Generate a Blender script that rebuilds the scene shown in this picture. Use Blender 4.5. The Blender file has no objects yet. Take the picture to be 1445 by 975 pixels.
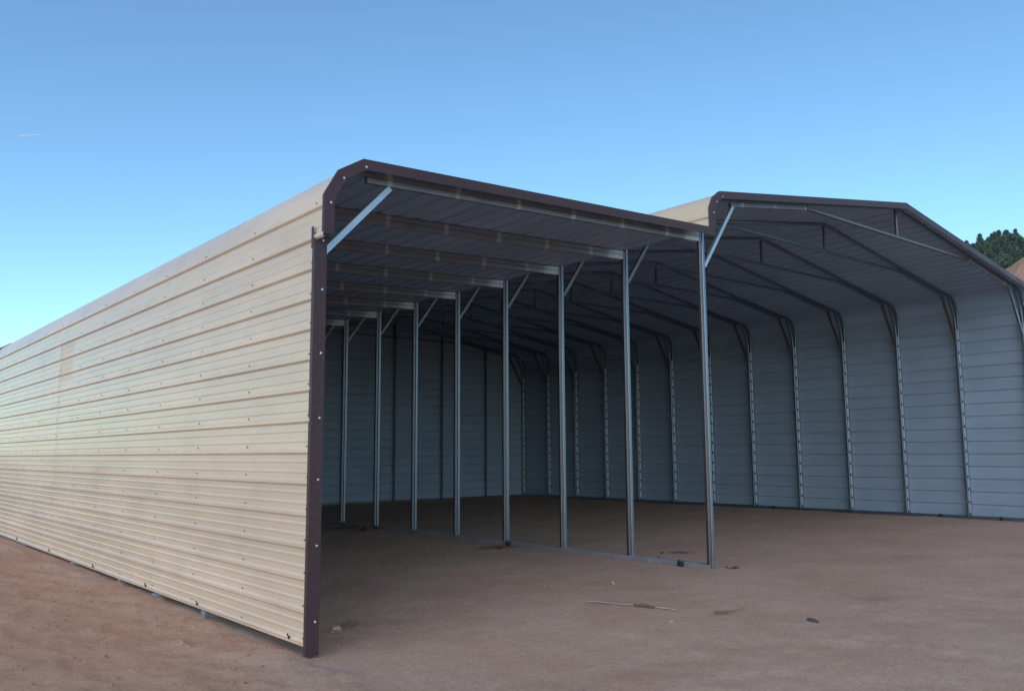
import bpy, math, random
from mathutils import Vector, Matrix, noise

random.seed(7)
SC = bpy.context.scene
COL = SC.collection
R = math.radians

# ------------------------------------------------------------------ camera
CAM = Vector((-3.90884, -7.80577, 1.64024))
FW = Vector((0.63387241, 0.76340193, 0.12419043))
RT = Vector((0.76981462, -0.63824045, -0.00588017))
UP = Vector((-0.07477442, -0.09933089, 0.99224098))
cd = bpy.data.cameras.new('camera')
cam = bpy.data.objects.new('camera', cd)
COL.objects.link(cam)
m = Matrix((RT, UP, -FW)).transposed().to_4x4()
m.translation = CAM
cam.matrix_world = m
cd.sensor_fit = 'HORIZONTAL'
cd.sensor_width = 36
cd.lens = 36 * 1217.17 / 1445
cd.clip_start = 0.1
cd.clip_end = 20000
SC.camera = cam

# ------------------------------------------------------------------ sky, sun, exposure
SUN_EL, SUN_AZ = R(34), R(-122)           # azimuth from +Y towards +X
w = bpy.data.worlds.new("World")
SC.world = w
w.use_nodes = True
sky = w.node_tree.nodes.new('ShaderNodeTexSky')
sky.sky_type = 'NISHITA'
sky.sun_disc = False
sky.sun_elevation = SUN_EL
sky.sun_rotation = SUN_AZ
sky.altitude = 700
sky.air_density = 1.0
sky.dust_density = 0.1
sky.ozone_density = 4.5
tint = w.node_tree.nodes.new('ShaderNodeMix')            # even colour response over the whole sky
tint.data_type = 'RGBA'
tint.blend_type = 'MULTIPLY'
tint.inputs[0].default_value = 1.0
tint.inputs[7].default_value = (0.87, 1.0, 0.925, 1)
w.node_tree.links.new(sky.outputs[0], tint.inputs[6])
w.node_tree.links.new(tint.outputs[2], w.node_tree.nodes['Background'].inputs[0])
w.node_tree.nodes['Background'].inputs[1].default_value = 0.079
sd = bpy.data.lights.new('sun', 'SUN')
sd.energy = 0.63
sd.color = (1.0, 0.87, 0.78)
sd.angle = R(100)
sun = bpy.data.objects.new('sun', sd)
COL.objects.link(sun)
S = Vector((math.sin(SUN_AZ) * math.cos(SUN_EL), math.cos(SUN_AZ) * math.cos(SUN_EL), math.sin(SUN_EL)))
sun.rotation_euler = (-S).to_track_quat('-Z', 'Y').to_euler()
sun.location = S * 60
vs = SC.view_settings
vs.view_transform = 'Standard'
vs.look = 'None'
vs.exposure = 1.54
vs.gamma = 1
vs.use_curve_mapping = False
SC.render.engine = 'CYCLES'
SC.cycles.use_denoising = True
SC.cycles.max_bounces = 10
SC.cycles.diffuse_bounces = 6


# ------------------------------------------------------------------ node helpers
def nmat(name):
    mt = bpy.data.materials.new(name)
    mt.use_nodes = True
    nt = mt.node_tree
    return mt, nt, nt.nodes['Principled BSDF']


def N(nt, t, **kw):
    n = nt.nodes.new(t)
    for k, v in kw.items():
        if isinstance(k, str) and hasattr(n, k):
            setattr(n, k, v)
    return n


def noise_node(nt, vec, scale, detail=4, rough=0.55):
    n = nt.nodes.new('ShaderNodeTexNoise')
    n.inputs['Scale'].default_value = scale
    n.inputs['Detail'].default_value = detail
    n.inputs['Roughness'].default_value = rough
    if vec is not None:
        nt.links.new(vec, n.inputs['Vector'])
    return n.outputs[0]


def mapr(nt, val, a, b, c=0.0, d=1.0):
    n = nt.nodes.new('ShaderNodeMapRange')
    nt.links.new(val, n.inputs[0])
    for i, x in zip((1, 2, 3, 4), (a, b, c, d)):
        n.inputs[i].default_value = x
    return n.outputs[0]


def mixc(nt, fac, a, b):
    n = nt.nodes.new('ShaderNodeMix')
    n.data_type = 'RGBA'
    if isinstance(fac, (int, float)):
        n.inputs[0].default_value = fac
    else:
        nt.links.new(fac, n.inputs[0])
    for idx, v in ((6, a), (7, b)):
        if isinstance(v, tuple):
            n.inputs[idx].default_value = (*v, 1)
        else:
            nt.links.new(v, n.inputs[idx])
    return n.outputs[2]


def mth(nt, op, a, b=None):
    n = nt.nodes.new('ShaderNodeMath')
    n.operation = op
    for i, v in enumerate((a, b)):
        if v is None:
            continue
        if isinstance(v, (int, float)):
            n.inputs[i].default_value = v
        else:
            nt.links.new(v, n.inputs[i])
    return n.outputs[0]


def bump(nt, h, strength, dist, prev=None):
    n = nt.nodes.new('ShaderNodeBump')
    n.inputs['Strength'].default_value = strength
    n.inputs['Distance'].default_value = dist
    nt.links.new(h, n.inputs['Height'])
    if prev is not None:
        nt.links.new(prev, n.inputs['Normal'])
    return n.outputs[0]


def wpos(nt):
    return nt.nodes.new('ShaderNodeNewGeometry').outputs['Position']


def scaled(nt, vec, s, off=(0, 0, 0)):
    n = nt.nodes.new('ShaderNodeMapping')
    nt.links.new(vec, n.inputs[0])
    n.inputs['Location'].default_value = off
    n.inputs['Scale'].default_value = s
    return n.outputs[0]


def painted(name, col, rough, spec=0.5, var=0.06, patch=False):
    mt, nt, b = nmat(name)
    p = wpos(nt)
    st = noise_node(nt, scaled(nt, p, (1.2, 0.35, 2.0)), 1.0, 3)
    fine = noise_node(nt, scaled(nt, p, (3, 5, 3)), 6.0, 4)
    dk = tuple(c * (1 - var * 2.2) for c in col)
    lt = tuple(min(1, c * (1 + var)) for c in col)
    c = mixc(nt, mapr(nt, st, 0.3, 0.7), dk, lt)
    dusty = (0.42, 0.30, 0.21)
    c = mixc(nt, mapr(nt, fine, 0.55, 0.85, 0.0, 0.10), c, dusty)
    rr = mapr(nt, st, 0.3, 0.7, rough * 0.85, rough * 1.2)
    if patch:                               # dull dusty smear beside the panel lap
        sx = N(nt, 'ShaderNodeSeparateXYZ')
        nt.links.new(p, sx.inputs[0])
        wob = mth(nt, 'MULTIPLY', mth(nt, 'SUBTRACT', noise_node(nt, p, 2.6, 4), 0.5), 0.9)
        yy = mth(nt, 'ADD', sx.outputs[1], wob)
        k = mth(nt, 'MULTIPLY', mapr(nt, yy, 9.55, 9.85), mapr(nt, sx.outputs[1], 10.66, 10.60))
        k = mth(nt, 'MULTIPLY', k, mth(nt, 'MULTIPLY', mapr(nt, sx.outputs[2], 3.0, 3.1), mapr(nt, sx.outputs[2], 3.82, 3.78)))
        c = mixc(nt, mth(nt, 'MULTIPLY', k, 0.05), c, (0.50, 0.39, 0.29))
        rr = mth(nt, 'ADD', rr, mth(nt, 'MULTIPLY', k, 0.16))
        # thin rain-washed dust near the foot of the wall, blotchy
        d = mth(nt, 'MULTIPLY', mapr(nt, noise_node(nt, scaled(nt, p, (1, 0.8, 1.4)), 1.7, 5), 0.48, 0.75), 0.22)
        c = mixc(nt, d, c, (0.46, 0.35, 0.25))
    nt.links.new(c, b.inputs['Base Color'])
    nt.links.new(rr, b.inputs['Roughness'])
    b.inputs['Specular IOR Level'].default_value = spec
    nt.links.new(bump(nt, noise_node(nt, scaled(nt, p, (1, 1, 1.5)), 3.0, 2), 0.12, 0.004), b.inputs['Normal'])
    return mt


def galv(name, col, rough, metal=0.75, spots=False):
    mt, nt, b = nmat(name)
    p = nt.nodes.new('ShaderNodeTexCoord').outputs['Object']
    v = nt.nodes.new('ShaderNodeTexVoronoi')
    v.inputs['Scale'].default_value = 55
    nt.links.new(p, v.inputs['Vector'])
    spangle = v.outputs['Distance']
    big = noise_node(nt, p, 3.5, 5)
    c = mixc(nt, mapr(nt, big, 0.3, 0.7), tuple(x * 0.78 for x in col), tuple(x * 1.12 for x in col))
    c = mixc(nt, mapr(nt, spangle, 0.1, 0.6, 0.0, 0.35), c, tuple(x * 1.25 for x in col))
    rr = mapr(nt, big, 0.3, 0.7, rough * 0.8, rough * 1.2)
    if spots:                                # sprayed zinc touch-up over each screw line, every three feet
        sx = N(nt, 'ShaderNodeSeparateXYZ')
        nt.links.new(p, sx.inputs[0])
        wob = mth(nt, 'MULTIPLY', noise_node(nt, p, 9, 3), 0.16)
        fr = mth(nt, 'FRACT', mth(nt, 'DIVIDE', mth(nt, 'ADD', sx.outputs[0], 0.02), 0.9144))
        dd = mth(nt, 'ABSOLUTE', mth(nt, 'SUBTRACT', fr, 0.95))
        k = mapr(nt, mth(nt, 'ADD', dd, wob), 0.13, 0.09)
        c = mixc(nt, mth(nt, 'MULTIPLY', k, 0.8), c, (0.62, 0.60, 0.58))
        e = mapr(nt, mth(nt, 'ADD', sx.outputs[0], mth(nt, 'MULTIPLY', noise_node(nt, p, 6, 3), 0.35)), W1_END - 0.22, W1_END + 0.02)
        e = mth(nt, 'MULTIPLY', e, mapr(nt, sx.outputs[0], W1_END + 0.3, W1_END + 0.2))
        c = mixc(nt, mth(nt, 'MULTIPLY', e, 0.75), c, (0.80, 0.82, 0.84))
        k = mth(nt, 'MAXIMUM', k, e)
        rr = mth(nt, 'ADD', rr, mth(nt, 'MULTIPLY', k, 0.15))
    nt.links.new(c, b.inputs['Base Color'])
    nt.links.new(rr, b.inputs['Roughness'])
    b.inputs['Metallic'].default_value = metal
    return mt


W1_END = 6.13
M = {}
M['cream'] = painted('cream_panel_paint', (0.77, 0.575, 0.405), 0.25, 0.58, 0.05, patch=True)
M['creamroof'] = painted('cream_roof_paint', (0.67, 0.51, 0.35), 0.24, 0.6, 0.05)
M['back'] = painted('shade_blue_panel_back', (0.32, 0.39, 0.475), 0.38, 0.5, 0.04)  # wall backs: blue cast of the shaded interior put into the base colour
M['ceil'] = painted('shade_blue_roof_panel_back', (0.37, 0.48, 0.64), 0.36, 0.5, 0.05)  # roof undersides tinted bluer still, the blue shade painted into them
M['brown'] = painted('dark_brown_trim_paint', (0.070, 0.036, 0.038), 0.44, 0.38, 0.05)
M['galv'] = galv('galvanised_steel', (0.20, 0.176, 0.172), 0.44, 0.9)
M['railsteel'] = galv('rail_steel', (0.42, 0.41, 0.42), 0.5, 0.5)
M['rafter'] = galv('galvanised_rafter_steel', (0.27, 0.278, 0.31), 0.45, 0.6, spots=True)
M['frame'] = galv('dark_frame_steel', (0.22, 0.255, 0.30), 0.36, 0.85)
M['zinc'] = galv('bright_zinc_spray', (0.62, 0.64, 0.67), 0.5, 0.4)
M['brace'] = galv('punched_brace_steel', (0.50, 0.54, 0.57), 0.42, 0.85)


def simple(name, col, rough=0.6, metal=0.0, var=0.25, scale=20):
    mt, nt, b = nmat(name)
    p = nt.nodes.new('ShaderNodeTexCoord').outputs['Object']
    n = noise_node(nt, p, scale, 4)
    c = mixc(nt, mapr(nt, n, 0.3, 0.7), tuple(x * (1 - var) for x in col), tuple(x * (1 + var) for x in col))
    nt.links.new(c, b.inputs['Base Color'])
    b.inputs['Roughness'].default_value = rough
    b.inputs['Metallic'].default_value = metal
    nt.links.new(bump(nt, n, 0.4, 0.01), b.inputs['Normal'])
    return mt


M['screw'] = simple('screw_steel', (0.16, 0.15, 0.14), 0.5, 0.3)
M['trimscrew'] = simple('bright_screw_steel', (0.72, 0.73, 0.75), 0.35, 0.3)
M['anchor'] = simple('dark_anchor_steel', (0.045, 0.055, 0.065), 0.5, 0.5)
M['block'] = simple('weathered_grey_block', (0.22, 0.21, 0.21), 0.9, 0, 0.3, 14)
M['clod'] = simple('damp_red_soil', (0.13, 0.062, 0.045), 0.95, 0, 0.3, 25)
M['clodpale'] = simple('dry_pale_soil', (0.44, 0.29, 0.22), 0.95, 0, 0.2, 25)
M['stone'] = simple('dark_grey_stone', (0.07, 0.06, 0.065), 0.85, 0, 0.4, 30)
M['strip'] = simple('pale_plastic_strip', (0.52, 0.46, 0.40), 0.5, 0, 0.1)
M['stick'] = simple('brown_stick_bark', (0.16, 0.085, 0.05), 0.9, 0, 0.3, 40)
M['straw'] = simple('dry_straw', (0.46, 0.35, 0.27), 0.8, 0, 0.2)


# ------------------------------------------------------------------ object helpers
def mesh_obj(name, verts, faces, mats, parent=None, midx=None, smooth=None, loc=(0, 0, 0)):
    me = bpy.data.meshes.new(name)
    me.from_pydata([tuple(v) for v in verts], [], faces)
    for x in (mats if isinstance(mats, (list, tuple)) else [mats]):
        me.materials.append(x)
    if midx:
        me.polygons.foreach_set('material_index', midx)
    if smooth is not None:
        me.shade_smooth()
        me.set_sharp_from_angle(angle=R(smooth))
    me.update()
    o = bpy.data.objects.new(name, me)
    COL.objects.link(o)
    o.location = loc
    if parent is not None:
        o.parent = parent
    return o


def tag(o, label=None, cat=None, group=None, kind=None):
    for k, v in (('label', label), ('category', cat), ('group', group), ('kind', kind)):
        if v:
            o[k] = v
    return o


def empty(name, loc=(0, 0, 0)):
    o = bpy.data.objects.new(name, None)
    COL.objects.link(o)
    o.location = loc
    o.empty_display_size = 0.3
    return o


def copy_tree(o, parent, loc=None):
    c = o.copy()
    COL.objects.link(c)
    c.parent = parent
    if loc is not None:
        c.location = loc
    for ch in [x for x in bpy.data.objects if x.parent == o]:
        copy_tree(ch, c)
    return c


class MB:
    def __init__(self):
        self.v, self.f = [], []

    def add(self, vs, fs):
        n = len(self.v)
        self.v += [tuple(x) for x in vs]
        self.f += [tuple(i + n for i in f) for f in fs]
        return self

    def box(self, a, b):
        (x0, y0, z0), (x1, y1, z1) = a, b
        vs_ = [(x0, y0, z0), (x1, y0, z0), (x1, y1, z0), (x0, y1, z0), (x0, y0, z1), (x1, y0, z1), (x1, y1, z1), (x0, y1, z1)]
        return self.add(vs_, [(0, 3, 2, 1), (4, 5, 6, 7), (0, 1, 5, 4), (1, 2, 6, 5), (2, 3, 7, 6), (3, 0, 4, 7)])

    def loft(self, rings, caps=True):
        n = len(rings[0])
        vs_ = [p for r in rings for p in r]
        fs = []
        for i in range(len(rings) - 1):
            for j in range(n):
                k = (j + 1) % n
                fs.append((i * n + j, i * n + k, (i + 1) * n + k, (i + 1) * n + j))
        if caps:
            fs.append(tuple(range(n - 1, -1, -1)))
            fs.append(tuple((len(rings) - 1) * n + j for j in range(n)))
        return self.add(vs_, fs)

    def bar(self, p0, p1, sec, side, caps=True):
        """straight bar, sec = polygon of (a along side, b along the other normal)"""
        p0, p1 = Vector(p0), Vector(p1)
        d = (p1 - p0).normalized()
        a = (Vector(side) - d * d.dot(Vector(side))).normalized()
        b = d.cross(a)
        return self.loft([[p + a * s + b * t for s, t in sec] for p in (p0, p1)], caps)

    def cyl(self, c, axis, r, h, n=8, r2=None):
        c, ax = Vector(c), Vector(axis).normalized()
        a = ax.orthogonal().normalized()
        b = ax.cross(a)
        r2 = r if r2 is None else r2
        return self.loft([[c + ax * t + (a * math.cos(2 * math.pi * i / n) + b * math.sin(2 * math.pi * i / n)) * q for i in range(n)] for t, q in ((0, r), (h, r2))])

    def build(self, name, mat, parent=None, smooth=None, loc=(0, 0, 0)):
        return mesh_obj(name, self.v, self.f, mat, parent, None, smooth, loc)


def rect(w_, h_, c=0.006):
    """chamfered rectangle section"""
    a, b = w_ / 2, h_ / 2
    return [(-a + c, -b), (a - c, -b), (a, -b + c), (a, b - c), (a - c, b), (-a + c, b), (-a, b - c), (-a, -b + c)]


def channel(w_, h_, t=0.004):
    a, b = w_ / 2, h_ / 2
    return [(-a, -b), (a, -b), (a, -b + t), (-a + t, -b + t), (-a + t, b - t), (a, b - t), (a, b), (-a, b)]


def miter(pts):
    """normals (left of travel) with mitre scale for a 2d polyline"""
    out = []
    for i, p in enumerate(pts):
        d = []
        if i > 0:
            d.append((Vector(p) - Vector(pts[i - 1])).normalized())
        if i < len(pts) - 1:
            d.append((Vector(pts[i + 1]) - Vector(p)).normalized())
        ns = [Vector((-q.y, q.x)) for q in d]
        n = sum(ns, Vector((0, 0))).normalized()
        out.append(n / max(0.3, n.dot(ns[0])))
    return out


def sweep(mb, pts, sec, caps=True):
    """sweep section (offset along normal, y) along a polyline in the XZ plane"""
    ns = miter(pts)
    mb.loft([[(p[0] + n.x * o, y, p[1] + n.y * o) for o, y in sec] for p, n in zip(pts, ns)], caps)
    return mb


# ------------------------------------------------------------------ dimensions (metres)
FT = 0.3048
BAY = 5 * FT
NB = 12
DEP = NB * BAY                      # 60 ft deep
W1, W2 = 6.2, 12.19                 # lean-to and main widths
XR = W1 + W2
XC = W1 + W2 / 2
ZL = -0.152                         # foot of the lean-to panels (ground falls away there)
OH = 0.22                           # roof overhang past the frames
TUBE = 0.057


def arc_pts(corner, d0, d1, L, n):
    """fillet between direction d0 and d1 around corner; returns polyline points"""
    d0, d1, c = Vector(d0).normalized(), Vector(d1).normalized(), Vector(corner)
    p0, p1 = c - d0 * L, c + d1 * L
    ang = d0.angle(d1)
    r = L / math.tan(ang / 2)
    nrm = Vector((d0.y, -d0.x))
    ctr = p0 + nrm * r
    a0 = math.atan2(p0.y - ctr.y, p0.x - ctr.x)
    return [ctr + Vector((math.cos(a0 - ang * i / n), math.sin(a0 - ang * i / n))) * r for i in range(n + 1)]


SL1 = math.atan2(4.874 - 4.638, 6.187 - 0.435)
SL2 = math.atan2(6.367 - 5.474, XC - (W1 + 0.308))
D1 = (math.cos(SL1), math.sin(SL1))
D2 = (math.cos(SL2), math.sin(SL2))
Z1 = 4.638 - 0.435 * math.tan(SL1)           # roof lines at the wall planes
Z2 = 5.474 - 0.308 * math.tan(SL2)


class Path:
    """polyline with arc length; returns point and outward normal"""
    def __init__(self, pts, flat_from=None, flat_to=None):
        self.p = [Vector(q) for q in pts]
        self.t = [0]
        for a, b in zip(self.p, self.p[1:]):
            self.t.append(self.t[-1] + (b - a).length)
        self.n = miter([tuple(q) for q in self.p])
        self.len = self.t[-1]

    def at(self, t):
        i = 0
        while i < len(self.t) - 2 and t > self.t[i + 1]:
            i += 1
        k = (t - self.t[i]) / (self.t[i + 1] - self.t[i])
        return self.p[i].lerp(self.p[i + 1], k), self.n[i].lerp(self.n[i + 1], k)


arc1 = arc_pts((0, Z1), (0, 1), D1, 0.57, 9)
path1 = Path([(0, ZL)] + arc1 + [(6.196, Z1 + 6.196 * math.tan(SL1))])
arc2 = arc_pts((W1, Z2), (0, 1), D2, 0.32, 8)
path2 = Path([(W1, 4.80)] + arc2 + [(XC, Z2 + W2 / 2 * math.tan(SL2))])
path3 = Path([(W1, 0.02)] + arc2 + [(XC, Z2 + W2 / 2 * math.tan(SL2))])      # mirrored for the right side
ZRIDGE = Z2 + W2 / 2 * math.tan(SL2)

RIB = 0.3048


def profile(t0, t1, ribs, minors, extra):
    """list of (t, height) between t0 and t1"""
    ks = set([round(t0, 5), round(t1, 5)])
    marks = {}

    def put(t, h):
        if t0 - 1e-6 <= t <= t1 + 1e-6:
            marks[round(t, 5)] = max(h, marks.get(round(t, 5), 0))
    for r in ribs:
        for o, h in ((-0.036, 0), (-0.014, 0.025), (0.014, 0.025), (0.036, 0)):
            put(r + o, h)
    for r in minors:
        for o, h in ((-0.020, 0), (-0.008, 0.0032), (0.008, 0.0032), (0.020, 0)):
            put(r + o, h)
    for e in extra:
        if all(abs(e - q) > 0.004 for q in marks):
            put(e, 0)

    def hat(t):
        for r in ribs:
            d = abs(t - r)
            if d < 0.036:
                return 0.025 * min(1, (0.036 - d) / 0.022)
        return 0
    for e in (t0, t1):
        marks.setdefault(round(e, 5), hat(e))
    return sorted(marks.items())


def panel(name, path, t0, t1, y0, y1, mats, ribs, minors, parent, mirror=False, ny=None, wob=0.0015, seed=0, lift=0.0):
    pr = profile(t0, t1, ribs, minors, [q for q in path.t if t0 < q < t1])
    ny = ny or max(2, int((y1 - y0) / 0.508))
    vs_, fs, mi = [], [], []
    nt_ = len(pr)
    for side, th in ((0, 0.0), (1, -0.0016)):
        for j in range(ny + 1):
            y = y0 + (y1 - y0) * j / ny
            for t, h in pr:
                p, n = path.at(t)
                wv = noise.noise(Vector((y * 0.9, t * 2.2, seed * 3.1))) * wob + noise.noise(Vector((y * 0.25, t * 0.6, seed * 1.7))) * wob * 2
                q = p + n * (h + th + wv + lift)
                vs_.append(((2 * XC - q.x) if mirror else q.x, y, q.y))
    half = (ny + 1) * nt_
    flip = mirror
    for j in range(ny):
        for i in range(nt_ - 1):
            a, b, c, d = j * nt_ + i, j * nt_ + i + 1, (j + 1) * nt_ + i + 1, (j + 1) * nt_ + i
            f = (a, d, c, b) if not flip else (a, b, c, d)
            fs.append(f)
            mi.append(0)
            fs.append(tuple(half + x for x in reversed(f)))
            mi.append(1)
    # close the edges
    for j in range(ny):
        for i in (0, nt_ - 1):
            a, d = j * nt_ + i, (j + 1) * nt_ + i
            fs.append((a, d, d + half, a + half))
            mi.append(0)
    for i in range(nt_ - 1):
        for j in (0, ny):
            a, b = j * nt_ + i, j * nt_ + i + 1
            fs.append((a, b, b + half, a + half))
            mi.append(0)
    return mesh_obj(name, vs_, fs, mats, parent, mi, smooth=12)


def screw_mesh(mb, pos, nrm, r=0.011, h=0.006):
    pos, nrm = Vector(pos), Vector(nrm).normalized()
    mb.cyl(pos, nrm, r, 0.003, 8)
    mb.cyl(pos + nrm * 0.003, nrm, r * 0.55, h, 6)


# ------------------------------------------------------------------ ground
def sstep(a):
    a = min(max(a, 0), 1)
    return a * a * (3 - 2 * a)


def gbase(x, y):
    a = sstep((x + 0.2) / 5.2)
    return -0.285 + 0.285 * a + (1 - a) * min(max(y, 0) * 0.006, 0.1)


DIRT = [(5.75, 4.25, 0.35, 0.030), (6.0, 8.8, 0.30, 0.035), (5.85, 9.6, 0.35, 0.04), (0.75, 0.8, 0.10, 0.05), (7.5, 1.6, 0.16, 0.02),
        (18.3, 5.5, 0.25, 0.04), (18.25, 2.4, 0.3, 0.03), (6.1, 0.55, 0.16, 0.02)]


def ground_z(x, y):
    z = gbase(x, y)
    inside = sstep((x + 0.35) / 0.5) * sstep((19.2 - x) / 0.6)
    inside *= 0.55 + 0.45 * sstep((y + 2.6 + 0.35 * x * 0.3) / 1.2)
    rough = 1 - 0.74 * inside
    z += 0.022 * noise.noise(Vector((x * 0.35, y * 0.35, 0.3)))
    z += rough * 0.020 * noise.noise(Vector((x * 1.3, y * 1.3, 2.3)))
    z += rough * 0.024 * noise.noise(Vector((x * 3.6, y * 2.6, 5.3)))
    r1 = 1 - abs(noise.noise(Vector((x * 2.3 + 0.6 * y, y * 1.1, 21.0)))) * 2.2
    r2 = 1 - abs(noise.noise(Vector((x * 4.6 - 1.3 * y, y * 2.2, 31.0)))) * 2.2
    if rough > 0.4:                             # scraped ridges and lumps outside the pad
        k = (rough - 0.4) / 0.6
        z += k * (0.030 * max(0, r1) ** 3 + 0.020 * max(0, r2) ** 3)
    c = noise.noise(Vector((x * 7.5, y * 5.5, 9.1)))
    z += rough * (0.026 * abs(c) + 0.030 * max(0, noise.noise(Vector((x * 9, y * 6.5, 1.7))) - 0.12))
    if -1.2 < x < 0.2 and -1 < y < 20:           # loose spoil kicked up along the wall foot
        k = math.exp(-((x + 0.22) / 0.28) ** 2)
        z += k * (0.06 * max(0, noise.noise(Vector((x * 2.2, y * 1.4, 12.0))) + 0.2) + 0.05 * abs(noise.noise(Vector((x * 8, y * 5, 3.0)))))
    if abs(x) < 0.25:
        z = min(z, ZL - 0.045)
    for dx, dy, r, h in DIRT:
        d2 = ((x - dx) ** 2 + (y - dy) ** 2) / (r * r)
        if d2 < 6:
            z += math.exp(-d2) * h * (0.6 + 0.9 * noise.noise(Vector((x * 8, y * 8, 1.0))))
    # keep the soil below the rails and panels
    if abs(x - W1) < 0.12 or abs(x - XR) < 0.22 or (abs(y - DEP) < 0.15 and x > W1):
        z = min(z, 0.004)
    return z


def axis(lo, hi, step, far_lo, far_hi, grow=1.28):
    a = [lo + step * i for i in range(int((hi - lo) / step) + 1)]
    s, left = step, []
    x = a[0]
    while x > far_lo:
        s *= grow
        x -= s
        left.append(x)
    s, right = step, []
    x = a[-1]
    while x < far_hi:
        s *= grow
        x += s
        right.append(x)
    return left[::-1] + a + right


xs = axis(-6.0, 19.5, 0.062, -2500, 2500)
ys = axis(-6.0, 9.5, 0.062, -2500, 2500)
gv = [(x, y, ground_z(x, y)) for y in ys for x in xs]
nx = len(xs)
gf = [(j * nx + i, j * nx + i + 1, (j + 1) * nx + i + 1, (j + 1) * nx + i) for j in range(len(ys) - 1) for i in range(nx - 1)]

mt, nt, b = nmat('red_sandy_soil')
p = wpos(nt)
n1 = noise_node(nt, p, 0.55, 5)
n2 = noise_node(nt, p, 2.1, 6, 0.6)
n3 = noise_node(nt, p, 17, 6, 0.65)
n4 = noise_node(nt, p, 42, 4, 0.7)
c = mixc(nt, mapr(nt, n1, 0.35, 0.65), (0.42, 0.262, 0.178), (0.485, 0.332, 0.238))
c = mixc(nt, mapr(nt, n2, 0.45, 0.75, 0, 0.6), c, (0.52, 0.37, 0.275))
c = mixc(nt, mapr(nt, n3, 0.30, 0.62, 0.38, 0.0), c, (0.27, 0.155, 0.112))  # low spots of the bump noise darkened: crevice shade put into the colour
c = mixc(nt, mapr(nt, n4, 0.52, 0.72, 0, 0.45), c, (0.56, 0.43, 0.33))
c = mixc(nt, mapr(nt, n4, 0.46, 0.30, 0, 0.40), c, (0.24, 0.14, 0.10))
sx = N(nt, 'ShaderNodeSeparateXYZ')
nt.links.new(p, sx.inputs[0])
# undisturbed, redder soil outside the pad
out = mapr(nt, mth(nt, 'ADD', sx.outputs[0], mth(nt, 'MULTIPLY', n1, 1.6)), 0.9, -0.2)
c = mixc(nt, mth(nt, 'MULTIPLY', out, 0.5), c, (0.46, 0.25, 0.150))
for (dx, dy, ra, rb, k) in ((3.83, -1.95, 0.17, 0.10, 0.55), (4.05, -2.0, 0.16, 0.05, 0.3), (5.6, -2.75, 0.35, 0.22, 0.22), (9.5, -1.2, 0.5, 0.35, 0.18), (7.5, 1.6, 0.26, 0.20, 0.75), (5.75, 4.25, 0.5, 0.25, 0.7), (6.0, 8.9, 0.6, 0.35, 0.6), (5.8, 9.7, 0.5, 0.4, 0.6), (1.0, 1.0, 0.2, 0.15, 0.4), (6.5, -0.12, 0.12, 0.08, 0.6)):
    v = scaled(nt, p, (1 / ra, 1 / rb, 0), (-dx / ra, -dy / rb, 0))
    ln = nt.nodes.new('ShaderNodeVectorMath')
    ln.operation = 'LENGTH'
    nt.links.new(v, ln.inputs[0])
    e = mth(nt, 'ADD', ln.outputs['Value'], mth(nt, 'MULTIPLY', mth(nt, 'SUBTRACT', n3, 0.5), 2.2))
    c = mixc(nt, mapr(nt, e, 1.15, 0.5, 0.0, k), c, (0.11, 0.052, 0.038))
nt.links.new(c, b.inputs['Base Color'])
b.inputs['Roughness'].default_value = 0.95
b.inputs['Specular IOR Level'].default_value = 0.15
bp = bump(nt, n2, 0.4, 0.06)
bp.node.inputs['Strength'].default_value = 0.4
nt.links.new(mapr(nt, out, 0, 1, 0.30, 0.85), bp.node.inputs['Strength'])
bp = bump(nt, n3, 0.8, 0.03, bp)
nt.links.new(mapr(nt, out, 0, 1, 0.28, 0.85), bp.node.inputs['Strength'])
bp = bump(nt, n4, 0.7, 0.010, bp)
nt.links.new(bp, b.inputs['Normal'])
M['soil'] = mt
tag(mesh_obj('ground', gv, gf, mt, smooth=60), 'red sandy dirt ground around and inside the metal building', kind='structure')

# ------------------------------------------------------------------ the metal building
B = empty('metal_building', (0, 0, 0))
tag(B, 'cream metal carport building with lean-to bay, dark brown trim and open front', 'building')

ribs1 = [k * RIB for k in range(0, 15)] + [path1.t[10] + 0.12 + k * RIB for k in range(0, 19)]
arc_end1 = path1.t[10]


def minors_of(ribs):
    out_ = []
    for a, b_ in zip(ribs, ribs[1:]):
        if abs(b_ - a - RIB) < 0.01:
            out_ += [a + RIB / 3, a + 2 * RIB / 3]
    return out_


min1 = minors_of(ribs1)
LAP = 10.63
rows = [(0, 3), (3, 6), (6, 9), (9, 12), (12, 13)]
k = 0
for a, b_ in rows:
    for y0, y1 in ((-0.02, LAP + 0.02), (LAP, DEP + 0.02)):
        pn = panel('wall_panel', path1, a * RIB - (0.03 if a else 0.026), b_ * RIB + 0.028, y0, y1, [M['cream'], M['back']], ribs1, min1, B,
                   seed=k + 1, wob=0.0024, lift=0.0022 * (k % 2) + 0.0007 * (a // 3))
        mb = MB()
        for r in range(a, b_):
            for c_ in range(0, NB + 1):
                y = c_ * BAY + random.uniform(-0.012, 0.012) + (0.06 if c_ == 0 else 0)
                if y0 < y < y1 and not (r == 0 and False):
                    q, n = path1.at(r * RIB + 0.052 + random.uniform(-0.006, 0.006))
                    screw_mesh(mb, (q.x - 0.003, y, q.y), (-1, 0, 0), 0.010)
        tag(mb.build('panel_screws', M['screw'], pn), kind='stuff')
        k += 1
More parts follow.
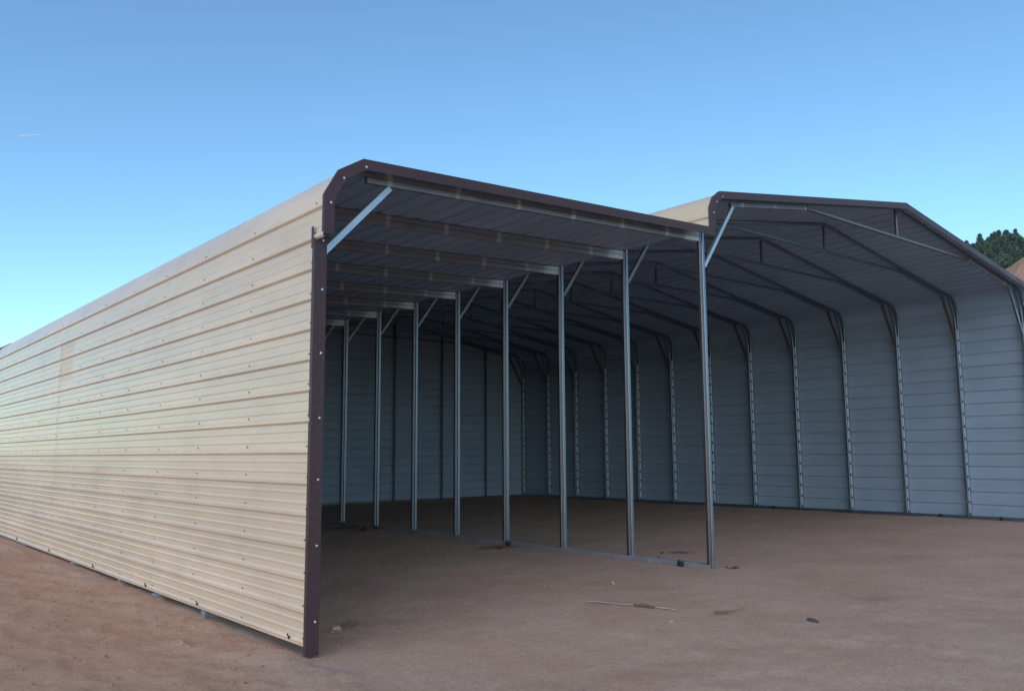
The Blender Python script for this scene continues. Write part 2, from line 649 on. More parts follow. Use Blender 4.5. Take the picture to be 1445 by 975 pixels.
# eave panel round the bend, then the roof panels (they overhang the frames)
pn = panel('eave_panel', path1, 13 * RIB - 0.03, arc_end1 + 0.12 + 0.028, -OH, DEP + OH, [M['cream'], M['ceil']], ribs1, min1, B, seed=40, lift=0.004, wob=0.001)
mb = MB()
for r in (13, 14):
    for c_ in range(NB + 1):
        q, n = path1.at(r * RIB + 0.052)
        screw_mesh(mb, (q.x - 0.005, c_ * BAY, q.y), (-1, 0, 0), 0.010)
tag(mb.build('panel_screws', M['screw'], pn), kind='stuff')
for i in range(7):
    t0 = arc_end1 + 0.12 + i * 3 * RIB
    t1 = min(t0 + 3 * RIB, path1.len)
    if t1 - t0 > 0.05:
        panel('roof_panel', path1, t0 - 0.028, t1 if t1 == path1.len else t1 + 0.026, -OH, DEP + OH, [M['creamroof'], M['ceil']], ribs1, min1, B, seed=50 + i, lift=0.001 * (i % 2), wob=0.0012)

# main roof and right wall
arc_end2 = path2.t[9]
ribs2 = [arc_end2 + 0.1 + i * RIB for i in range(0, 22)]
min2 = minors_of(ribs2)
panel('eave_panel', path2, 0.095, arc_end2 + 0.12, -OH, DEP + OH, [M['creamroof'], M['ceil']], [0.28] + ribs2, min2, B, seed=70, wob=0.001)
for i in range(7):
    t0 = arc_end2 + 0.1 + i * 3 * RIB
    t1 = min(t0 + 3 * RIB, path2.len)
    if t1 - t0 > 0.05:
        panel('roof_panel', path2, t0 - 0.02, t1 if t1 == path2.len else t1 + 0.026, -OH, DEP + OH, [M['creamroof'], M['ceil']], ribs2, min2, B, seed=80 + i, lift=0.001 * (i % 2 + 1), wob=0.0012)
arc_end3 = path3.t[9]
off3 = arc_end3 - arc_end2
ribs3w = [i * RIB for i in range(0, 17)]
ribs3r = [q + off3 for q in ribs2]
ribs3 = ribs3w + ribs3r
min3 = [q + off3 for q in min2]
for i in range(6):
    a, e = i * 3 * RIB, min((i + 1) * 3 * RIB, path3.t[1])
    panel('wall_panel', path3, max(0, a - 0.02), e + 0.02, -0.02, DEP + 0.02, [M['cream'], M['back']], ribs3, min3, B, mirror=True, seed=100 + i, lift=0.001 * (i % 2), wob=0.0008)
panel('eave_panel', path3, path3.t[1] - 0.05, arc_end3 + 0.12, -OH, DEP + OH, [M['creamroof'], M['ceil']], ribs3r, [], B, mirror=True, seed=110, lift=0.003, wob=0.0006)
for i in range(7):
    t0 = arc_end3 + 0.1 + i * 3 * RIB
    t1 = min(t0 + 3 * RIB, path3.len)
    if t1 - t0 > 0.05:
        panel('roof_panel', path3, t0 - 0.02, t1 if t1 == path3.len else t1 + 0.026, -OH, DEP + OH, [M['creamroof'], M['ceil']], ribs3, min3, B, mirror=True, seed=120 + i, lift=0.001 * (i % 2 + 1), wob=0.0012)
mb = MB()
cap = [(XC - 0.18, ZRIDGE - 0.18 * math.tan(SL2) + 0.024), (XC, ZRIDGE + 0.026), (XC + 0.18, ZRIDGE - 0.18 * math.tan(SL2) + 0.024)]
sweep(mb, cap, [(0, -OH - 0.01), (0.002, -OH - 0.01), (0.002, DEP + OH + 0.01), (0, DEP + OH + 0.01)])
mb.build('ridge_cap', M['creamroof'], B)

# back wall: horizontal panels cut to the roof slope
def gable(name, x0, x1, top, z0, parent):
    """rows of ribbed panel at the back, top(x) = height allowed"""
    zmax = max(top(x0 + (x1 - x0) * i / 40) for i in range(41))
    z = z0
    idx = 0
    while z < zmax - 0.02:
        zt = min(z + 3 * RIB, zmax)
        prf = profile(z, zt, [z0 + i * RIB for i in range(30)], [], [])
        vs_, fs, mi = [], [], []
        ncol = 24
        for side, dy in ((0, 0.0), (1, 0.0016)):
            for zz, h in prf:
                # allowed x range at this height
                xa = [x0 + (x1 - x0) * i / 400 for i in range(401) if top(x0 + (x1 - x0) * i / 400) >= zz - 1e-4]
                lo, hi = (xa[0], xa[-1]) if xa else (XC - 0.01, XC + 0.01)
                for i in range(ncol + 1):
                    x = lo + (hi - lo) * i / ncol
                    wv = noise.noise(Vector((x * 0.7, zz * 2, 4.4))) * 0.001
                    vs_.append((x, DEP + 0.004 + h + dy + wv + 0.001 * (idx % 2), zz))
        half = len(prf) * (ncol + 1)
        for j in range(len(prf) - 1):
            for i in range(ncol):
                a = j * (ncol + 1) + i
                f = (a, a + 1, a + ncol + 2, a + ncol + 1)
                fs.append(f)
                mi.append(1)
                fs.append(tuple(half + q for q in reversed(f)))
                mi.append(0)
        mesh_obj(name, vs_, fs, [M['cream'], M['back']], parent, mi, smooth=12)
        z = zt
        idx += 1


gable('back_wall_panel', W1 + 0.01, XR - 0.006, lambda x: Z2 + (W2 / 2 - abs(x - XC)) * math.tan(SL2) - 0.01 - (0.12 if abs(x - XC) > W2 / 2 - 0.15 else 0), 0.02, B)
gable('back_wall_panel', 0.006, W1 - 0.01, lambda x: Z1 + x * math.tan(SL1) - 0.01 - (0.2 if x < 0.25 else 0), ZL, B)

# ---- frames
def off_poly(pts, o):
    return [(p[0] + n.x * o, p[1] + n.y * o) for p, n in zip(pts, miter(pts))]


def tube_sec(o0, o1, y0, y1, c=0.007):
    return [(o0 + c, y0), (o1 - c, y0), (o1, y0 + c), (o1, y1 - c), (o1 - c, y1), (o0 + c, y1), (o0, y1 - c), (o0, y0 + c)]


h2 = TUBE / 2
left_half = [(W1, 0.0765)] + [tuple(q) for q in arc_pts((W1, Z2), (0, 1), D2, 0.42, 8)]
right_half = [(2 * XC - x, z) for x, z in reversed(left_half)]
arch = left_half + [(XC, ZRIDGE)] + right_half
IN = -0.006


def roof_z(x):
    return Z2 + (W2 / 2 - abs(x - XC)) * math.tan(SL2)


def make_arch():
    mb_ = sweep(MB(), arch, tube_sec(IN - TUBE, IN, -h2, h2))
    fr = mb_.build('arch_frame', M['frame'], B)
    # second tube of the laced leg by the wall, with its spacer plates
    dl = [(XR - 0.165, 0.066), (XR - 0.165, 4.62), (XR - 0.20, 4.92), (XR - 0.30, 5.14), (XR - 0.45, roof_z(XR - 0.45) - 0.10)]
    sweep(MB(), [(x - 0.0, z) for x, z in dl], tube_sec(-h2, h2, -h2, h2)).build('leg_doubler', M['frame'], fr)
    lac = MB()
    z = 0.14
    while z < 4.7:
        lac.box((XR - 0.137, -h2 + 0.004, z), (XR - 0.0635, h2 - 0.004, z + 0.235))
        z += RIB
    tag(lac.build('leg_spacers', M['zinc'], fr), kind='stuff')
    dz = 0.09
    for s in (-1, 1):
        X = lambda x: XC + s * (x - XC)
        x0_, x1_ = W1 + 0.75, 9.10
        a, e = Vector((X(x0_), 0, roof_z(x0_) - dz - h2)), Vector((X(x1_), 0, roof_z(x1_) - dz - h2))
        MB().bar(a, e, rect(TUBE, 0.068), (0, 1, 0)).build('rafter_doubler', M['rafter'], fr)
        kn = MB()
        kn.bar((X(W1 + (0.06 if s > 0 else 0.20)), 0, 4.36), (X(7.03), 0, roof_z(7.03) - 0.13), channel(0.05, 0.055), (0, 1, 0))
        kn.build('knee_brace', M['brace'] if s > 0 else M['frame'], fr)
    MB().bar((9.12, 0, roof_z(9.12) - dz - h2), (XC * 2 - 9.12, 0, roof_z(9.12) - dz - h2 - 0.001), rect(0.05, 0.055), (0, 1, 0)).build('collar_tie', M['galv'], fr)
    MB().bar((XC, 0, roof_z(9.12) - dz - h2 + 0.03), (XC, 0, ZRIDGE - 0.07), rect(0.05, 0.05), (0, 1, 0)).build('king_post', M['galv'], fr)
    return fr


af = make_arch()
YF = [k * BAY for k in range(NB + 1)]
YF[-1] -= 0.04
YF[0] += 0.0
af.location = (0, YF[0], 0)
for y in YF[1:]:
    copy_tree(af, B, (0, y, 0))

lt = [(0.0, ZL + 0.02)] + [tuple(q) for q in arc_pts((0, Z1), (0, 1), D1, 0.58, 8)] + [(W1 - 0.07, Z1 + (W1 - 0.07) * math.tan(SL1))]


def lz(x):
    return Z1 + x * math.tan(SL1)


def make_lt():
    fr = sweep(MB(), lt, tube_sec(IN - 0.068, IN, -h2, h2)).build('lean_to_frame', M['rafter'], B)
    dz = 0.1145
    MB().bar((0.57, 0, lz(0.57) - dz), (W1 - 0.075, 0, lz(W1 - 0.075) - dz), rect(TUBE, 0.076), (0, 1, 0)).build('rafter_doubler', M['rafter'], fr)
    MB().bar((W1 - 0.032, 0, 0.077), (W1 - 0.032, 0, lz(W1) - 0.02), rect(TUBE, TUBE), (1, 0, 0)).build('post', M['galv'], fr)
    MB().bar((0.063, 0, 3.64), (0.86, 0, lz(0.86) - 0.165), channel(0.05, 0.062), (0, 1, 0)).build('knee_brace', M['brace'], fr)
    # sprayed end cleats wrapped over both rafter tubes
    br = MB()
    y = -h2 - 0.004
    for o in (0.002, 0.080):
        xa, xb = W1 - 0.13, W1 - 0.066
        za, zb = lz(xa) - o - 0.008, lz(xb) - o - 0.008
        br.loft([[(x, y, z), (x, y + 0.003, z), (x, y + 0.003, z - 0.062), (x, y, z - 0.062)] for x, z in ((xa, za), (xb, zb))])
    br.build('end_cleat', M['zinc'], fr)
    return fr


lf = make_lt()
for y in YF[1:]:
    copy_tree(lf, B, (0, y, 0))
# shade deeper inside put into the steel colour of ties and braces behind the front
for o in bpy.data.objects:
    nm = o.name.split('.')[0]
    if o.parent and o.parent.location.y > 0.5 and nm in ('collar_tie', 'king_post', 'rafter_doubler', 'knee_brace') and o.data.materials:
        if nm == 'rafter_doubler' and o.parent.name.startswith('lean'):
            continue
        o.material_slots[0].link = 'OBJECT'
        o.material_slots[0].material = M['galv'] if nm == 'knee_brace' else M['frame']

# ---- base rails
def rail(x, z, mat, y0=-0.03, y1=DEP):
    mb_ = MB()
    s_out, s_in = rect(TUBE, 0.088), rect(TUBE - 0.012, 0.076, 0.003)
    o_ = [(x + a, z + b__) for a, b__ in s_out]
    i_ = [(x + a, z + b__) for a, b__ in s_in]
    mb_.loft([[(q[0], y, q[1]) for q in o_] for y in (y0, y1)], caps=False)
    mb_.loft([[(q[0], y, q[1]) for q in reversed(i_)] for y in (y0 + 0.0001, y1)], caps=False)
    n = len(o_)
    for y in (y0, y1):
        mb_.add([(q[0], y, q[1]) for q in o_] + [(q[0], y, q[1]) for q in i_], [(j, (j + 1) % n, n + (j + 1) % n, n + j) for j in range(n)])
    return mb_.build('base_rail', mat, B)


rail(W1 - 0.032, 0.032, M['railsteel'])
rail(W1 + 0.0345, 0.031, M['railsteel'])
rail(XR - 0.0345, 0.031, M['frame'])
MB().bar((XR - 0.165, -0.02, 0.028), (XR - 0.165, DEP - 0.1, 0.028), rect(TUBE, 0.075), (1, 0, 0)).build('base_rail', M['frame'], B)
rail(0.0395, ZL + 0.045, M['galv'])
MB().bar((W1 + 0.08, DEP - 0.045, 0.027), (XR - 0.08, DEP - 0.045, 0.027), rect(TUBE, 0.07), (0, 1, 0)).build('base_rail', M['galv'], B)
MB().bar((0.08, DEP - 0.045, ZL + 0.03), (W1 - 0.08, DEP - 0.045, ZL + 0.03), rect(TUBE, 0.07), (0, 1, 0)).build('base_rail', M['galv'], B)

# ---- back wall posts
for x in (8.24, 10.28, 12.30, 14.32, 16.35):
    MB().bar((x, DEP - 0.115, 0.0), (x, DEP - 0.115, roof_z(x) - 0.07), rect(TUBE, TUBE), (1, 0, 0)).build('back_wall_post', M['galv'], B)
for x in (2.07, 4.13):
    MB().bar((x, DEP - 0.115, ZL), (x, DEP - 0.115, lz(x) - 0.07), rect(TUBE, TUBE), (1, 0, 0)).build('back_wall_post', M['galv'], B)

# ---- brown trim
def rake(pts, ysgn, face_in, yb):
    """thin L: front face plus a flange lapping the sheet"""
    y0 = yb
    y1 = yb + 0.002 * ysgn
    y2 = yb + 0.045 * ysgn
    sec = [(face_in, y0), (0.026, y0), (0.026, y2), (0.024, y2), (0.024, y1), (face_in, y1)]
    if ysgn < 0:
        sec = sec[::-1]
    return sweep(MB(), pts, sec)


def facets(corner, d0, d1, L):
    pts = arc_pts(corner, d0, d1, L, 6)
    out_ = []
    for i in (1, 3, 5):                      # corners of the polygon drawn round the bend
        a, c_, b_ = pts[i - 1], pts[i], pts[i + 1]
        mid = (a + b_) / 2
        out_.append(tuple(c_ + (c_ - mid) * 1.0))
    return out_


ltp = [(0, 3.815)] + facets((0, Z1), (0, 1), D1, 0.57) + [(W1 + 0.06, lz(W1 + 0.06))]
m_arc = [(W1, 4.90)] + facets((W1, Z2), (0, 1), D2, 0.32)
mtp = m_arc + [(XC, ZRIDGE)] + [(2 * XC - x, z) for x, z in reversed(m_arc)]
mtp[-1] = (XR, 4.96)
for pts, nm in ((ltp, 'lean'), (mtp, 'main')):
    for ysgn, yb in ((1, -OH - 0.012), (-1, DEP + OH + 0.012)):
        t = rake(pts, ysgn, -0.088, yb if nm == 'lean' else yb + 0.004 * ysgn).build('rake_trim', M['brown'], B)
        if ysgn > 0:
            sc = MB()
            sp = []
            for (a, b_) in zip(pts, pts[1:]):
                L = (Vector(b_) - Vector(a)).length
                if L < 2:
                    sp += [Vector(a).lerp(Vector(b_), 0.93)]
            for q in sp:
                screw_mesh(sc, (q.x + (0.045 if q.x < 1 or q.x < XC else -0.045), yb - 0.001, q.y - 0.045), (0, -1, 0), 0.012)
            tag(sc.build('trim_screws', M['trimscrew'], t), kind='stuff')


def corner(x, sgn, z0, z1, yb, ysgn):
    """J trim closing the end of a side wall: face on the front, return on the outside"""
    mb_ = MB()
    o_, i_ = x - sgn * 0.030, x + sgn * 0.105
    a = [(o_, yb), (i_, yb), (i_, yb + ysgn * 0.03), (i_ - sgn * 0.002, yb + ysgn * 0.03), (i_ - sgn * 0.002, yb + ysgn * 0.002),
         (o_ + sgn * 0.002, yb + ysgn * 0.002), (o_ + sgn * 0.002, yb + ysgn * 0.055), (o_, yb + ysgn * 0.055)]
    mb_.loft([[(q[0], q[1], z) for q in a] for z in (z0, z1)])
    t_ = mb_.build('corner_trim', M['brown'], B)
    if ysgn > 0 and sgn > 0:
        sc_ = MB()
        for z in (0.06, 0.77, 1.40, 2.0, 2.64, 3.28, 3.78):
            screw_mesh(sc_, (x + 0.06, yb - 0.001, z), (0, -1, 0), 0.012)
        tag(sc_.build('trim_screws', M['trimscrew'], t_), kind='stuff')
    return t_


corner(0, 1, ZL - 0.10, 3.80, -0.055, 1)
corner(XR, -1, -0.01, 5.05, -0.055, 1)
corner(0, 1, ZL - 0.10, 3.80, DEP + 0.075, -1)
corner(XR, -1, -0.01, 5.05, DEP + 0.075, -1)
# upright return of the eave panel trim (the lighter lip beside the notch)
MB().box((-0.033, -0.03, 3.70), (-0.0305, 0.02, 3.92)).build('trim_lip', M['brown'], B)

# ---- ground anchors and base bolts
def anchor(x, y, z, side):
    a = MB()
    a.box((x - 0.05, y - 0.035, z + 0.015), (x + 0.02, y + 0.035, z + 0.075))
    a.box((x - 0.075, y - 0.03, z + 0.02), (x - 0.05, y - 0.02, z + 0.07))
    a.cyl((x - 0.05, y, z + 0.03), (-1, 0, 0), 0.02, 0.03, 8)
    a.cyl((x - 0.035, y + 0.01, z - 0.10), (0, 0, 1), 0.011, 0.20, 8)
    a.cyl((x - 0.035, y + 0.01, z + 0.075), (0, 0, 1), 0.02, 0.02, 6)
    return a.build('ground_anchor', M['anchor'], B)


anchor(W1 - 0.075, 0.47, 0.005, -1)
anchor(W1 - 0.075, 4.38, 0.005, -1)
anchor(W1 - 0.075, 9.0, 0.005, -1)
for y in (0.75, 2.15, 6.9):
    anchor(XR - 0.215, y, 0.005, -1)
lp = MB()
prev = None
rings = []
for i in range(13):
    a = math.pi * i / 12
    c_ = Vector((W1 + 0.10, 1.05 + 0.04 * math.cos(a), 0.02 + 0.055 * math.sin(a)))
    nrm = Vector((0, math.cos(a), math.sin(a)))
    rings.append([c_ + nrm * 0.010 * math.cos(q) + Vector((1, 0, 0)) * 0.010 * math.sin(q) for q in [2 * math.pi * j / 6 for j in range(6)]])
lp.loft(rings).build('anchor_eye', M['anchor'], B)
for y in (0.30, 2.79, 4.76, 7.45, 10.53, 13.59):
    bb = MB()
    bb.cyl((-0.025, y, ZL + 0.03), (-1, 0, 0), 0.012, 0.012, 8)
    bb.cyl((-0.034, y, ZL + 0.012), (-0.25, 0.15, 1), 0.0075, 0.055, 8)
    bb.build('base_bolt', M['anchor'], B)
for y in (1.1, 3.4, 6.3, 8.1):
    MB().cyl((W1 - 0.062, y, 0.03), (-1, 0, 0), 0.013, 0.006, 8).build('rail_screw', M['trimscrew'], B)


# ------------------------------------------------------------------ loose things on the ground
def lump(name, x, y, r, mat, label, cat, group=None, sq=(1, 1, 0.6), seed=0, sink=0.25):
    n, mrows = 12, 7
    vs_, fs = [], []
    for i in range(mrows + 1):
        th = math.pi * i / mrows
        for j in range(n):
            ph = 2 * math.pi * j / n
            d = Vector((math.sin(th) * math.cos(ph), math.sin(th) * math.sin(ph), math.cos(th)))
            q = 1 + 0.55 * noise.noise(d * 1.3 + Vector((seed * 3.7, 0, 0))) + 0.3 * noise.noise(d * 3.5 + Vector((seed, 4, 0)))
            vs_.append((d.x * r * q * sq[0], d.y * r * q * sq[1], d.z * r * q * sq[2]))
    for i in range(mrows):
        for j in range(n):
            k_ = (j + 1) % n
            fs.append((i * n + j, (i + 1) * n + j, (i + 1) * n + k_, i * n + k_))
    o = mesh_obj(name, vs_, fs, mat, None, None, 35, (x, y, ground_z(x, y) + r * sq[2] * (1 - 2 * sink)))
    o.rotation_euler = (0, 0, seed * 1.3)
    return tag(o, label, cat, group)


def block(y, x0, x1, ly, label, seed):
    z0 = ground_z(-0.15, y) - 0.06
    z1 = ZL - 0.028
    mb_ = MB()
    c = 0.008
    sec = [(a, b__) for a, b__ in rect(x1 - x0, ly, c)]
    cx, cy = (x0 + x1) / 2, 0
    rings_ = []
    for z, g_ in ((z0, 0), (z1 - 0.008, 0), (z1, -0.008)):
        rings_.append([(cx + a * (1 + g_ * 5) + 0.004 * noise.noise(Vector((a * 30, b__ * 30, seed))), cy + b__ * (1 + g_ * 5), z) for a, b__ in sec])
    mb_.loft(rings_)
    o = mb_.build('support_block', M['block'], None, loc=(0, y, 0))
    o.rotation_euler = (0, 0, R(random.uniform(-4, 4)))
    return tag(o, label, 'block', 'blocks under the cream side wall')


block(4.30, -0.065, 0.16, 0.22, 'large grey block jutting out under the cream wall, nearest to the brown corner', 1)
block(8.75, -0.065, 0.16, 0.26, 'grey block jutting out under the cream wall, far from the brown corner', 2)
block(6.05, -0.03, 0.16, 0.16, 'small grey block under the wall between the two blocks that jut out', 3)
block(2.62, -0.03, 0.16, 0.12, 'small pale block tucked under the wall foot, closest to the brown corner', 4)
block(12.9, -0.06, 0.16, 0.30, 'grey block under the far end of the cream wall, farthest of all', 5)

lump('rock', 4.02, -2.90, 0.045, M['stone'], 'small dark grey stone alone on the bare dirt in front', 'stone', None, (1.5, 0.8, 0.55), 1)
lump('dirt_clod', 6.56, -0.16, 0.035, M['clod'], 'dark reddish clod of soil just beside the open rail end', 'clod', None, (1.3, 1, 0.6), 2)
lump('dirt_clod', 6.47, -0.06, 0.022, M['clod'], 'tiny reddish soil crumb next to the clod beside the rail end', 'clod', None, (1.3, 1, 0.6), 3)
lump('dirt_clod', 0.70, 0.72, 0.06, M['clodpale'], 'pale brown clod of soil at the foot of the brown corner trim', 'clod', None, (1.2, 1, 0.7), 4)
lump('dirt_clod', 7.20, 1.75, 0.030, M['clod'], 'reddish crumb of soil at the edge of the dark dug patch', 'clod', None, (1.6, 1, 0.5), 5)
lump('pebble', 4.30, 0.09, 0.028, M['clodpale'], 'pale pebble on the dirt in front of the post row', 'pebble', None, (1.2, 1, 0.7), 6)
lump('pebble', 3.17, -1.81, 0.028, M['clodpale'], 'pale lumpy pebble near the bottom edge below the plastic strip', 'pebble', None, (1.2, 1, 0.6), 7)
lump('dirt_clod', 5.62, 4.02, 0.05, M['clod'], 'dark clod beside the rail anchor in mid row', 'clod', None, (1.6, 1, 0.5), 8)
lump('dirt_clod', 5.75, 8.75, 0.09, M['clod'], 'large dark clod by the rail in the shaded lean-to', 'clod', None, (1.5, 1, 0.6), 9)


def ribbon(name, pts, wd, th, mat, label, cat):
    rings_ = []
    for i, (x, y) in enumerate(pts):
        a = Vector(pts[max(0, i - 1)])
        b__ = Vector(pts[min(len(pts) - 1, i + 1)])
        d = (b__ - a).normalized()
        n = Vector((-d.y, d.x))
        k_ = wd * (0.35 + 0.65 * math.sin(math.pi * (i + 0.4) / len(pts)))
        z = ground_z(x, y) + 0.010 + 0.003 * math.sin(i * 0.9)
        rings_.append([(x + n.x * k_ * s, y + n.y * k_ * s, z + q) for s, q in ((-1, 0), (1, 0), (0.7, th), (-0.7, th))])
    return tag(MB().loft(rings_).build(name, mat, None, 40), label, cat)


def line_pts(a, b_, n, wob, seed):
    return [(a[0] + (b_[0] - a[0]) * i / n + wob * noise.noise(Vector((i * 0.5, seed, 0))), a[1] + (b_[1] - a[1]) * i / n + wob * noise.noise(Vector((i * 0.5, seed, 7)))) for i in range(n + 1)]


ribbon('plastic_strip', line_pts((3.35, -0.40), (3.50, -0.98), 8, 0.012, 1), 0.022, 0.004, M['strip'], 'thin pale plastic strip lying on the dirt in front of the posts', 'strip')
ribbon('stick', line_pts((3.50, -1.00), (3.575, -1.24), 6, 0.03, 2), 0.026, 0.016, M['stick'], 'short brown stick lying at the end of the pale strip', 'stick')
ribbon('straw_stalk', line_pts((3.575, -1.25), (3.64, -1.50), 6, 0.02, 3), 0.014, 0.006, M['straw'], 'dry straw stalk continuing past the brown stick', 'straw')

# crumbs of soil scattered thinly, more outside the wall
mb = MB()
for i in range(7000):
    if i % 2:
        x, y = random.uniform(-5.0, -0.1), random.uniform(-5, 12)
        r = random.choice((0.004, 0.006, 0.008, 0.011, 0.018)) * random.uniform(0.7, 1.3)
    else:
        x, y = random.uniform(-1, 16), random.uniform(-5.5, 6)
        r = random.choice((0.003, 0.004, 0.006, 0.008, 0.013)) * random.uniform(0.7, 1.3)
    z = ground_z(x, y)
    a0 = random.uniform(0, 6.28)
    ring = [(x + math.cos(a0 + q * 1.2566) * r * random.uniform(0.7, 1.2), y + math.sin(a0 + q * 1.2566) * r * random.uniform(0.7, 1.2), z - r * 0.2) for q in range(5)]
    top = [(x + (px - x) * 0.55, y + (py - y) * 0.55, z + r * random.uniform(0.5, 0.8)) for px, py, _ in ring]
    mb.loft([ring, top])
M['crumb'] = simple('soil_crumbs', (0.34, 0.20, 0.14), 0.95, 0, 0.25, 9)
tag(mb.build('gravel', M['crumb']), 'loose crumbs of dry soil scattered over the dirt', 'gravel', kind='stuff')


# ------------------------------------------------------------------ hill, dirt bank and pines behind the right end
def ray_at(px, dist):
    d = FW * 1217.17 + RT * (px - 722.5)
    d.z = 0
    return CAM.xy + d.xy.normalized() * dist


HC = ray_at(1535, 150)
BC = ray_at(1620, 70)


def hill_z(x, y):
    d = (Vector((x, y)) - HC).length
    z = 31.0 * math.exp(-(d / 42) ** 4) - 4.6 + 6 * math.exp(-(d / 70) ** 2) - 3
    z += 1.0 * noise.noise(Vector((x * 0.03, y * 0.03, 0))) + 0.4 * noise.noise(Vector((x * 0.12, y * 0.12, 3)))
    return z


def bank_z(x, y):
    d = (Vector((x, y)) - BC)
    e = d.length
    z = 17.9 * math.exp(-(e / 18.3) ** 2) - 0.5
    gully = abs(noise.noise(Vector((x * 0.22, y * 0.22, 5.0))))
    z += (1.1 * noise.noise(Vector((x * 0.09, y * 0.09, 1))) - 1.3 * (0.5 - gully) * min(1, max(0, z) / 5) + 0.35 * noise.noise(Vector((x * 0.6, y * 0.6, 2))))
    return z


def height_obj(name, fn, c, half, step, mat, label):
    n = int(2 * half / step)
    vs_ = [(c.x - half + i * step, c.y - half + j * step, 0) for j in range(n + 1) for i in range(n + 1)]
    vs_ = [(x, y, fn(x, y)) for x, y, _ in vs_]
    fs = [(j * (n + 1) + i, j * (n + 1) + i + 1, (j + 1) * (n + 1) + i + 1, (j + 1) * (n + 1) + i) for j in range(n) for i in range(n)]
    return tag(mesh_obj(name, vs_, fs, mat, None, None, 60), label, kind='structure')


mt, nt, b = nmat('eroded_red_bank')
p = wpos(nt)
a1 = noise_node(nt, scaled(nt, p, (1, 1, 0.5)), 0.35, 6, 0.6)
a2 = noise_node(nt, p, 1.8, 6, 0.65)
c = mixc(nt, mapr(nt, a1, 0.35, 0.65), (0.42, 0.20, 0.12), (0.56, 0.33, 0.21))
c = mixc(nt, mapr(nt, a2, 0.35, 0.6, 0.5, 0.0), c, (0.25, 0.12, 0.08))
nt.links.new(c, b.inputs['Base Color'])
b.inputs['Roughness'].default_value = 0.95
nt.links.new(bump(nt, a2, 0.8, 0.4, bump(nt, a1, 0.6, 1.0)), b.inputs['Normal'])
M['bank'] = mt
mt, nt, b = nmat('scrubby_hill_soil')
p = wpos(nt)
a2 = noise_node(nt, p, 0.4, 6, 0.65)
c = mixc(nt, mapr(nt, a2, 0.4, 0.6), (0.16, 0.10, 0.065), (0.07, 0.085, 0.045))
nt.links.new(c, b.inputs['Base Color'])
b.inputs['Roughness'].default_value = 0.95
M['hill'] = mt
height_obj('hill', hill_z, HC, 110, 3.0, M['hill'], 'wooded hill rising behind the right end of the building')
height_obj('dirt_bank', bank_z, BC, 42, 0.7, M['bank'], 'eroded reddish dirt bank behind the right eave')

mt, nt, b = nmat('pine_needles')
p = wpos(nt)
a1 = noise_node(nt, p, 0.5, 3)
a2 = noise_node(nt, p, 2.5, 3)
c = mixc(nt, mapr(nt, a1, 0.35, 0.65), (0.11, 0.16, 0.12), (0.15, 0.21, 0.15))
c = mixc(nt, mapr(nt, a2, 0.5, 0.8, 0, 0.5), c, (0.14, 0.195, 0.12))
nt.links.new(c, b.inputs['Base Color'])
b.inputs['Roughness'].default_value = 0.75
M['needle'] = mt
M['bark'] = simple('pine_bark', (0.09, 0.06, 0.045), 0.95, 0, 0.3, 6)


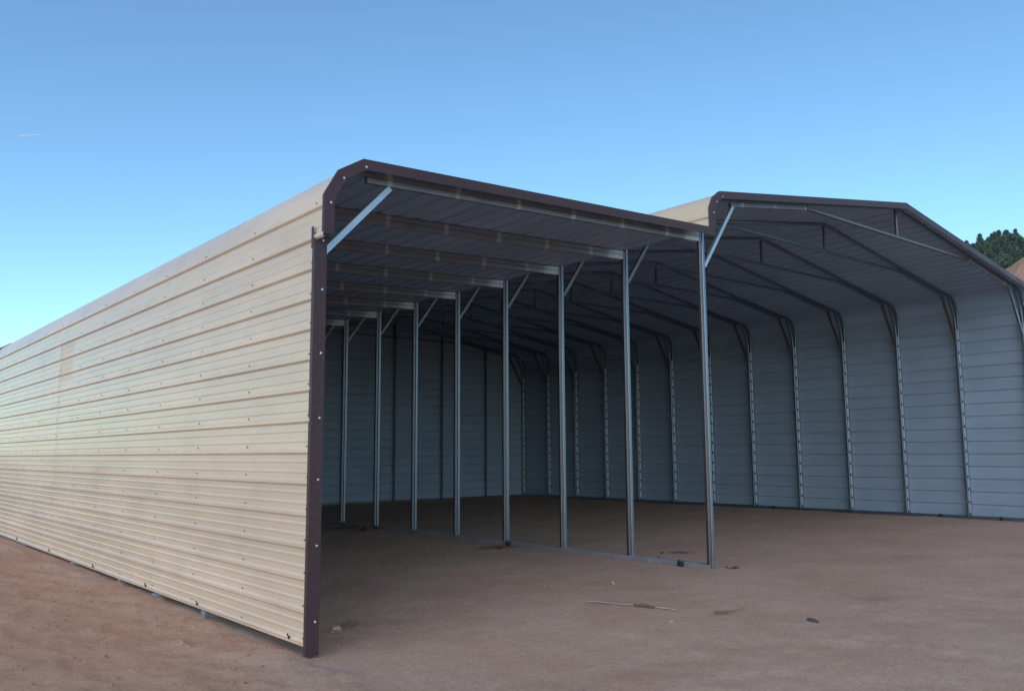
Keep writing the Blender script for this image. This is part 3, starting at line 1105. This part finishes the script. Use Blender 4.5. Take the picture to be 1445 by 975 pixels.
def make_pine(h, rad, seed, bushy):
    rnd = random.Random(seed)
    root = empty('pine_tree')
    tr = MB()
    rr = [0.22, 0.17, 0.11, 0.04]
    tr.loft([[(0.12 * math.sin(i * 1.3 + seed) + rr[i] * math.cos(q * math.pi / 3), rr[i] * math.sin(q * math.pi / 3), h * t_) for q in range(6)] for i, t_ in enumerate((-0.06, 0.35, 0.7, 0.97))])
    cr = MB()
    nclump = 240
    for i in range(nclump):
        u = (i + rnd.random()) / nclump
        t_ = 0.12 + 0.88 * u ** 0.9
        env = rad * ((1 - t_) ** (0.55 if bushy else 0.85)) * min(1, (t_ - 0.05) * 6) + 0.10
        a = rnd.uniform(0, 6.283)
        env *= 0.8 + 0.35 * noise.noise(Vector((math.cos(a) * 1.4, math.sin(a) * 1.4, t_ * 6 + seed * 5)))
        q = env * rnd.uniform(0.45, 1.05)
        cx, cy, cz = q * math.cos(a), q * math.sin(a), h * t_ - 0.10 * q
        if i % 4 == 0 and t_ < 0.85:
            tr.bar((0, 0, h * t_ * 0.98), (cx * 0.9, cy * 0.9, cz), [(0.03, 0), (-0.015, 0.026), (-0.015, -0.026)], (0, 0, 1))
        s0 = 0.42 * (1.1 - 0.5 * t_) * rnd.uniform(0.7, 1.2)
        for j in range(22):
            d = Vector((rnd.gauss(0, 1), rnd.gauss(0, 1), rnd.gauss(0, 0.65))) * s0 * 0.62
            c_ = Vector((cx, cy, cz)) + d
            u_ = Vector((rnd.gauss(0, 1) + math.cos(a), rnd.gauss(0, 1) + math.sin(a), rnd.gauss(0.4, 0.6))).normalized()
            w_ = u_.orthogonal().normalized()
            w_ = Matrix.Rotation(rnd.uniform(0, 6.28), 3, u_) @ w_
            L, Wd = rnd.uniform(0.16, 0.34), rnd.uniform(0.05, 0.10)
            cr.add([c_ - w_ * Wd, c_ + w_ * Wd, c_ + u_ * L], [(0, 1, 2)])
    tr.build('trunk', M['bark'], root)
    cr.build('crown', M['needle'], root)
    return root


pines = [make_pine(7.0, 2.5, 1, True), make_pine(6.2, 2.8, 2, True), make_pine(7.6, 2.4, 3, False), make_pine(5.6, 2.7, 4, True)]
first = [True] * 4
rnd = random.Random(11)
spots = []
for row, dist in enumerate(range(112, 152, 3)):
    px = 1357 + (row % 2) * 4 + (8 - 0.6 * row)
    while px < 1452:
        spots.append((px + rnd.uniform(-2.5, 2.5), dist + rnd.uniform(-1.4, 1.4)))
        px += rnd.uniform(6.5, 11)
for i, (px, dist) in enumerate(spots):
    q = ray_at(px, dist)
    k = rnd.randrange(4)
    o = pines[k] if first[k] else copy_tree(pines[k], None)
    first[k] = False
    o.location = (q.x, q.y, hill_z(q.x, q.y) - 0.1)
    o.rotation_euler = (0, 0, rnd.uniform(0, 6.28))
    s_ = rnd.uniform(0.36, 0.56)
    o.scale = (s_ * rnd.uniform(0.9, 1.15), s_ * rnd.uniform(0.9, 1.15), s_)
    tag(o, 'dark green pine among the dense trees on the hill above the dirt bank' if px != min(spots)[0] else 'leftmost dark green pine, at the end of the wood on the hill', 'tree', 'pines on the hill')

# ------------------------------------------------------------------ faint contrail
mt, nt, b = nmat('thin_ice_trail')
b.inputs['Base Color'].default_value = (0.9, 0.9, 0.92, 1)
b.inputs['Roughness'].default_value = 1
b.inputs['Alpha'].default_value = 0.45
d0, d1 = Vector((0.14942711, 0.93802503, 0.31269887)), Vector((0.17001987, 0.9327665, 0.31786774))
A, Bq = CAM + d0 * 6000, CAM + d1 * 6000
rings = []
for i in range(11):
    c_ = A.lerp(Bq, i / 10)
    r_ = 4.5 * (0.25 + 0.75 * math.sin(math.pi * (0.15 + 0.6 * (1 - i / 10)))) * (1 + 0.3 * noise.noise(Vector((i * 0.9, 0, 0))))
    rings.append([c_ + Vector((0, math.cos(q * 1.0472), math.sin(q * 1.0472))) * r_ for q in range(6)])
tag(MB().loft(rings).build('contrail', mt, None, 60), 'short faint white contrail high in the clear blue sky', 'contrail')
